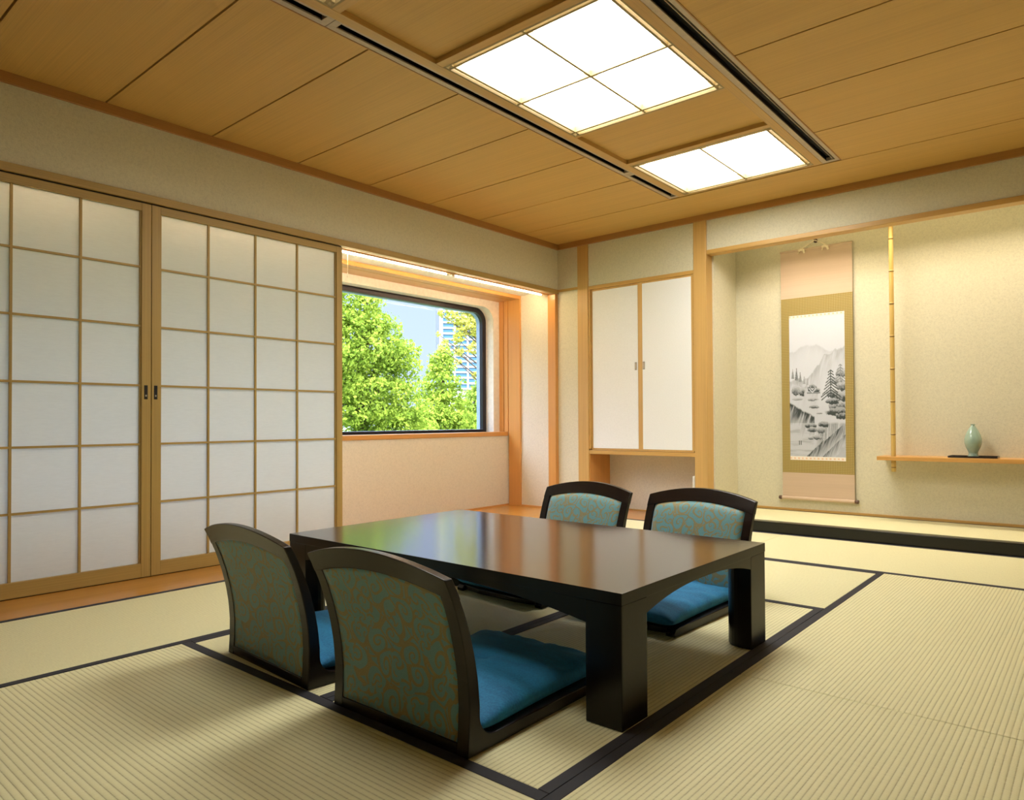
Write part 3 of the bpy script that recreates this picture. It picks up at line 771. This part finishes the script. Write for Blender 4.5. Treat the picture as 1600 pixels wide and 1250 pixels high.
bm = bmesh.new()
zt = .5507
prism(bm, [(-.150, -.062), (-.144, -.068), (.144, -.068), (.150, -.062), (.150, .062), (.144, .068), (-.144, .068), (-.150, .062)], 'z', .001, .008)
tr = obj('display_tray', bm, M['tray'], None, .002); tr.location = (-.737, 5.31, zt)
tag(tr, 'flat black lacquer tray on the shelf under the vase', 'tray')
bm = bmesh.new()
for s in (-1, 1): bx(bm, s*.150, s*.146, -.066, .066, .008, .0125)
bx(bm, -.146, .146, -.068, -.064, .008, .0125); bx(bm, -.146, .146, .064, .068, .008, .0125)
obj('tray_rim', bm, M['tray'], tr, .001)
vz = thing('celadon_vase', 'pale green glazed bottle vase with narrow mouth standing on the black tray', 'vase', (-.737, 5.30, zt+.0083))
bm = bmesh.new()
pr_ = [(.033, 0), (.034, .004), (.030, .012), (.0285, .022), (.030, .032), (.037, .047), (.046, .065), (.0525, .088), (.0545, .105), (.0525, .125), (.046, .148), (.036, .172), (.026, .190), (.0175, .203), (.0125, .211), (.0115, .216)]
lathe(bm, pr_, 0, 0, 48, cap=True); obj('vase_body', bm, M['celadon'], vz, smooth=True)
bm = bmesh.new(); lathe(bm, [(.0115, .2155), (.0150, .219), (.0155, .2215), (.013, .223), (.009, .2225), (.008, .214)], 0, 0, 32, cap=False); obj('vase_lip', bm, M['celadon'], vz, smooth=True)

# ------------------------------------------------------------ low table
TW, TD, TH = 1.671, .923, .365
tb = thing('low_table', 'large low dark-lacquered table with arched aprons, in the middle of the straw mats', 'table', (-1.8574, 1.9473, .0018), -.00797)
hx, hy = TW/2, TD/2
tt = boxes('tabletop', [(-hx, hx, -hy, hy, TH-.034, TH-.0018)], M['lacquer'], tb, .0012)
tt.data.materials.append(M['lacquer_z'])
for p in tt.data.polygons:
    if p.normal.z < .5: p.material_index = 1
LW = .122
def leg_poly(sx_, sy_):
    p = [(0, 0), (LW, 0)]
    r = .085
    for i in range(9):
        a = i/8*PI/2; p.append((LW-r+r*math.cos(a), LW-r+r*math.sin(a)))
    p.append((0, LW))
    q = [(sx_*(hx-.001-x), sy_*(hy-.001-y)) for x, y in p]
    return q
for sx_ in (-1, 1):
    for sy_ in (-1, 1):
        bm = bmesh.new(); prism(bm, leg_poly(sx_, sy_), 'z', 0, TH-.034); obj('leg', bm, M['lacquer_z'], tb, .002)
def apron_pts(L, z0, zm, n=24):
    p = []
    for i in range(n+1):
        s = -L+2*L*i/n; p.append((s, zm-(zm-z0)*abs(s/L)**2.4))
    return p
zt_ = TH-.0338
for sy_ in (-1, 1):
    bm = bmesh.new(); L = hx-LW+.002
    prism(bm, [(L, zt_), (-L, zt_)]+apron_pts(L, .268, .318), 'y', sy_*(hy-.0015), sy_*(hy-.026)); obj('long_apron', bm, M['lacquer_z'], tb)
for sx_ in (-1, 1):
    bm = bmesh.new(); L = hy-LW+.002
    prism(bm, [(L, zt_), (-L, zt_)]+apron_pts(L, .285, .325), 'x', sx_*(hx-.0015), sx_*(hx-.026)); obj('end_apron', bm, M['lacquer_z'], tb)

# ------------------------------------------------------------ legless chairs
ZK = [0, .06, .12, .18, .24, .30, .36, .42, .46, .50]
YKs = [.0, .004, .005, .001, -.008, -.022, -.040, -.064, -.083, -.104]
def y_out(z): return float(np.interp(z, ZK, YKs))
def y_in(z): return y_out(z)+float(np.interp(z, [0, .1, .3, .45], [.040, .036, .028, .022]))
CW = .281
def flare(z): return 1+.035*max(0, z)/.45
def side_frame(s):
    # L-shaped bent side: sections swept from the top of the back round the corner to the front of the seat rail
    bm = bmesh.new(); sec = []
    for z in np.linspace(.412, .12, 14): sec.append(((y_out(z), z), (y_in(z), z)))
    yi = y_in(.09); r_ = .058
    for k, a in enumerate(np.linspace(0, PI/2, 9)):
        f = k/8
        if f <= .5: o_ = (y_out(.09*(1-2*f)), .09*(1-2*f))
        else: o_ = ((yi+r_)*(2*f-1), 0.0)
        sec.append((o_, (yi+r_*(1-math.cos(a)), .034+r_*(1-math.sin(a)))))
    for y, z in ((.25, .034), (.42, .032), (.56, .030), (.588, .026), (.600, .014)): sec.append(((min(y, .598), 0.0), (y, z)))
    rows = []
    for (oy, oz), (iy, iz) in sec:
        fo, fi = flare(oz), flare(iz)
        rows.append([bm.verts.new(p) for p in ((s*CW*fo, oy, oz), (s*(CW*fo-.041), oy, oz), (s*(CW*fi-.041), iy, iz), (s*CW*fi, iy, iz))])
    for a, b in zip(rows, rows[1:]):
        for k in range(4): bm.faces.new((a[k], a[(k+1) % 4], b[(k+1) % 4], b[k]))
    bm.faces.new(rows[0]); bm.faces.new(rows[-1][::-1])
    return bm
def arch(x, base, rise): return base+rise*(1-(x/(CW*1.035))**2)
def crest():
    bm = bmesh.new(); n = 28; W = CW*1.036; rows = []
    for i in range(n+1):
        x = -W+2*W*i/n; zt, zb = arch(x, .449, .043), arch(x, .392, .040); sec = []
        zz = np.linspace(zb, zt, 5)
        for z in zz: sec.append((x, y_out(z)-.001, z))
        for z in zz[::-1]: sec.append((x, y_in(z)+.001, z))
        rows.append([bm.verts.new(p) for p in sec])
    m = len(rows[0])
    for a, b in zip(rows, rows[1:]):
        for k in range(m): bm.faces.new((a[k], a[(k+1) % m], b[(k+1) % m], b[k]))
    bm.faces.new(rows[0]); bm.faces.new(rows[-1][::-1])
    return bm
def backrest():
    bm = bmesh.new(); nx, nz = 24, 22
    fr, bk = [], []
    for j in range(nz+1):
        rf, rb = [], []
        for i in range(nx+1):
            u = i/nx*2-1; v = j/nz
            zb = .030; 
            z0 = zb+(arch(u*.24, .3985, .040)-zb)*v
            x = u*(CW*flare(z0)-.0405)
            e = (1-abs(u)**10)*(1-abs(2*v-1)**14)
            rf.append(bm.verts.new((x, y_in(z0)-.012+.026*max(0, e)**.5*(.75+.25*math.cos(u*1.4)), z0)))
            rb.append(bm.verts.new((x, y_out(z0)+.0025, z0)))
        fr.append(rf); bk.append(rb)
    for G, flip in ((fr, 0), (bk, 1)):
        for j in range(nz):
            for i in range(nx):
                q = (G[j][i], G[j][i+1], G[j+1][i+1], G[j+1][i]); bm.faces.new(q if flip else q[::-1])
    for j in range(nz):
        for i in (0, nx): bm.faces.new((fr[j][i], fr[j+1][i], bk[j+1][i], bk[j][i]))
    for i in range(nx):
        for j in (0, nz): bm.faces.new((fr[j][i], fr[j][i+1], bk[j][i+1], bk[j][i]))
    return bm
def make_chair():
    t = thing('floor_chair', '', 'chair')
    for s in (-1, 1): obj('side_frame', side_frame(s), M['chair'], t, .0025)
    obj('crest_rail', crest(), M['chair'], t, .003)
    obj('backrest', backrest(), M['fabric'], t, smooth=True)
    boxes('lower_rail', [(-CW+.040, CW-.040, .001, .036, 0, .030)], M['chair'], t, .002)
    bm = bmesh.new(); prism(bm, [(-CW+.040, .036), (CW-.040, .036), (CW-.040, .585), (.12, .604), (-.12, .604), (-CW+.040, .585)], 'z', .006, .028)
    obj('seat_board', bm, M['chair'], t, .002)
    return t
def make_cushion(seed):
    rg = random.Random(seed)
    bm = bmesh.new(); n = 44; W, D = .272, .285
    def prf(u, v, side):
        e = (1-abs(u)**5)*(1-abs(v)**5)
        h = .036*max(0, e)**.42
        r2 = u*u+v*v
        if side > 0:
            h += .010*(1-min(1, r2)) ; h -= .012*math.exp(-r2/.004)
            a = math.atan2(v, u)
            h += .0035*math.sin(a*11+seed)*math.exp(-((max(abs(u), abs(v))-.80)/.12)**2)
            h += .0025*math.sin(a*23+2*seed)*math.exp(-((max(abs(u), abs(v))-.90)/.08)**2)
            h += .002*math.sin(u*9+v*5+seed)*(1-min(1, r2))
        else: h = min(h, .0225+.0*h)
        return h
    G = {}
    for side in (1, -1):
        for j in range(n+1):
            for i in range(n+1):
                u, v = i/n*2-1, j/n*2-1
                # pulled-in edges, pointed corners
                pin = 1-.035*(1-abs(v)**2)*abs(u)**3*0
                x = W*math.copysign(abs(u)**.9, u)*(1-.045*(1-v*v)); y = D*math.copysign(abs(v)**.9, v)*(1-.045*(1-u*u))
                if side < 0 and (i in (0, n) or j in (0, n)): G[side, i, j] = G[1, i, j]; continue
                z = .024+side*prf(u, v, side)
                G[side, i, j] = bm.verts.new((x, y, z))
    for side in (1, -1):
        for j in range(n):
            for i in range(n):
                q = [G[side, i, j], G[side, i+1, j], G[side, i+1, j+1], G[side, i, j+1]]
                bm.faces.new(q if side > 0 else q[::-1])
    return bm
base = make_chair(); used = False
SPOTS = [  # x, y of the back foot line, rotation, label, cushion label
    (-1.528, 1.138, R(0.4), 'front right floor chair nearest the viewer, seen from behind, teal and gold back', 'blue cushion on the front right floor chair nearest the viewer'),
    (-2.243, 1.156, R(-2.6), 'front left floor chair seen from behind, against the paper doors, teal and gold back', 'blue cushion on the front left floor chair, mostly hidden by the backs'),
    (-1.560, 2.850, R(177.0), 'rear right floor chair facing the viewer, in front of the alcove', 'blue cushion on the rear right floor chair, seen under the table end'),
    (-2.240, 2.850, R(178.0), 'rear left floor chair facing the viewer, in front of the white cupboard', 'blue cushion on the rear left floor chair, only its corner seen under the table'),
]
for i, (x, y, rz, lab, clab) in enumerate(SPOTS):
    if i == 0: r_ = base
    else:
        r_ = base.copy(); C.objects.link(r_)
        for ch in list(base.children):
            c = ch.copy(); C.objects.link(c); c.parent = r_
    r_.location = (x, y, .0018); r_.rotation_euler = (0, 0, rz)
    r_['label'] = lab; r_['category'] = 'chair'; r_['group'] = 'legless floor chairs around the low table'
    cu = thing('floor_cushion', clab, 'cushion', (x-math.sin(rz)*.335, y+math.cos(rz)*.335, .034), rz+R([1, -1, 2, -2][i]), 'blue cushions on the floor chairs')
    obj('cushion_cover', make_cushion(i+1), M['cushion'], cu, smooth=True)
    bm = bmesh.new(); bmesh.ops.create_uvsphere(bm, u_segments=14, v_segments=8, radius=.011, matrix=Matrix.Translation((0, 0, .059)) @ Matrix.Diagonal((1, 1, .45, 1)))
    obj('tuft_button', bm, M['cushion'], cu, smooth=True)

# ------------------------------------------------------------ outside: ground, trees, tower
g = S('ground', [(-900, -5.4, -300, 900, -5.6, -5.4)], M['grass'])
def tree(name, label, cx, cy, clusters, n, mat, lsize, seed, br=.08):
    rg = np.random.default_rng(seed)
    t = thing(name, label, 'tree', (cx, cy, -5.4), 0, 'leafy trees outside the window')
    vols = np.array([c[3]**2 for c in clusters]); vols = vols/vols.sum()
    verts, faces = [], []
    for k, c in enumerate(clusters):
        m_ = int(n*vols[k])
        d = rg.normal(size=(m_, 3)); d /= np.linalg.norm(d, axis=1)[:, None]
        lump = 1+.22*np.sin(d[:, 0]*7+k)*np.sin(d[:, 1]*6+2*k)+.18*np.sin(d[:, 2]*9+k*3)
        rr = c[3]*lump*(.62+.42*rg.random(m_)**.6)
        P = np.array([c[0]-cx, c[1]-cy, c[2]+5.4])+d*rr[:, None]
        for p, dd in zip(P, d):
            nrm = dd+rg.normal(size=3)*.65; nrm /= np.linalg.norm(nrm)
            a = np.cross(nrm, rg.normal(size=3)); a /= np.linalg.norm(a); b = np.cross(nrm, a)
            s = lsize*(.6+.8*rg.random())
            i0 = len(verts)
            verts += [tuple(p-a*s), tuple(p+b*s*.5+nrm*s*.15), tuple(p+a*s), tuple(p-b*s*.5+nrm*s*.15)]
            faces.append((i0, i0+1, i0+2, i0+3))
    me = bpy.data.meshes.new('foliage'); me.from_pydata(verts, [], faces); me.materials.append(mat)
    o = bpy.data.objects.new('foliage', me); C.objects.link(o); o.parent = t
    bm = bmesh.new()
    top = max(c[2] for c in clusters)+5.4-.6
    tube(bm, [(0, 0, 0), (.05, .03, top*.4), (-.04, .05, top*.7), (0, 0, top)], [.22, .17, .11, .04], 10)
    for k, c in enumerate(clusters):
        e = Vector((c[0]-cx, c[1]-cy, c[2]+5.4)); st_ = Vector((0, 0, max(1.5, e.z-1.6)))
        tube(bm, [st_, st_.lerp(e, .5)+Vector((0, 0, .15)), e], [br, br*.6, br*.25], 6)
    obj('trunk', bm, M['bark'], t, smooth=True)
    return t
tree('leafy_tree', 'tall bright green tree filling the left half of the window', -17, 11.6,
     [(-17.0, 11.22, 4.11, 0.72), (-17.0, 11.38, 3.0, 1.05), (-17.0, 12.32, 2.93, 0.79), (-17.0, 12.96, 2.63, 0.58), (-17.0, 11.88, 1.56, 1.11), (-17.0, 12.82, 1.39, 0.77), (-17.0, 10.95, 1.54, 1.07), (-17.0, 12.32, 0.25, 1.13), (-17.0, 11.78, 4.61, 0.46), (-17.0, 10.28, 2.56, 1.21), (-17.0, 9.91, 4.25, 1.02), (-17.0, 13.24, 0.23, 0.88), (-17.0, 11.95, 3.7, 0.48)], 34000, M['leaf_a'], .062, 1)
tree('leafy_tree', 'bushy green tree in the middle of the window in front of the tower', -25, 21.4,
     [(-25.0, 21.24, 2.6, 0.9), (-25.0, 21.32, 3.51, 0.6), (-25.0, 21.48, 3.98, 0.42), (-25.0, 20.78, 1.4, 0.89), (-25.0, 21.94, 1.56, 0.8), (-25.0, 21.31, 0.2, 1.35), (-25.0, 20.18, -0.07, 1.17), (-25.0, 22.58, 0.42, 0.87)], 15000, M['leaf_a'], .085, 2)
tree('leafy_tree', 'low green tree at the lower right corner of the window', -32, 29.9,
     [(-32.0, 29.99, 1.59, 1.05), (-32.0, 29.33, 0.46, 1.2), (-32.0, 30.71, 2.42, 0.9), (-32.0, 31.27, 0.36, 1.66), (-32.0, 28.59, -0.4, 0.99), (-32.0, 30.32, 2.74, 0.49)], 11000, M['leaf_b'], .11, 3)
tree('maple_tree', 'loose yellowish branches hanging in at the upper right of the window', -13.0, 13.6,
     [(-13.0, 11.76, 3.31, 0.19), (-13.0, 11.61, 2.9, 0.14), (-13.0, 11.67, 2.58, 0.13), (-13.0, 11.42, 3.44, 0.16), (-13.0, 12.15, 3.77, 0.33), (-13.0, 12.04, 3.26, 0.23), (-13.0, 12.15, 2.7, 0.16), (-13.0, 11.89, 3.9, 0.26), (-13.0, 11.3, 3.66, 0.11), (-13.0, 11.09, 3.48, 0.08), (-13.0, 12.25, 2.04, 0.12), (-13.0, 11.62, 2.32, 0.08), (-13.0, 10.99, 2.96, 0.06), (-13.0, 11.19, 2.78, 0.08), (-13.0, 11.71, 3.07, 0.16), (-13.0, 12.84, 3.52, 0.68), (-13.0, 11.09, 2.61, 0.08)], 5200, M['leaf_c'], .045, 4, .03)
tree('leafy_tree', 'tree behind the paper doors', -13, 1.0, [(-13, 2.4, 1, 1.9), (-13, .2, .5, 2.2)], 5000, M['leaf_b'], .12, 5)
tree('leafy_tree', 'tree left of the tall bright one, hidden by the paper doors', -22, 6.0, [(-22, 6.5, 1.2, 2.4), (-22, 5.0, 3.0, 1.8), (-22, 6.0, -1.5, 2.4)], 9000, M['leaf_b'], .09, 6)
# tower
tw = thing('office_tower', 'distant tall office tower with blue glass bands behind the trees', 'building', (-345, 308, -5.4), math.atan2(-.62, .79))
TWd, THt = 34, 150
boxes('glass_body', [(-TWd, TWd, -12, 12, 26, THt)], M['towerglass'], tw)
fl = [(-TWd-.5, TWd+.5, -12.6, 12.6, z, z+1.25) for z in np.arange(26, THt, 3.4)]
boxes('floor_band', fl, M['tower'], tw)
cl = []
for x in np.arange(-TWd, TWd+.1, 8.5):
    w_ = 1.5 if abs(x % 34) < .1 or abs(x) < .1 else .55
    cl += [(x-w_, x+w_, -13.2, -11, 26, THt), (x-w_, x+w_, 11, 13.2, 26, THt)]
for y in (-12, -4, 4, 12): cl += [(-TWd-1, -TWd+1, y-.6, y+.6, 26, THt), (TWd-1, TWd+1, y-.6, y+.6, 26, THt)]
boxes('column', cl, M['tower'], tw)
boxes('podium', [(-TWd, TWd, -12, 12, 0, 26)], M['tower'], tw)

# clean up the names of the trims in order
bpy.context.view_layer.update()
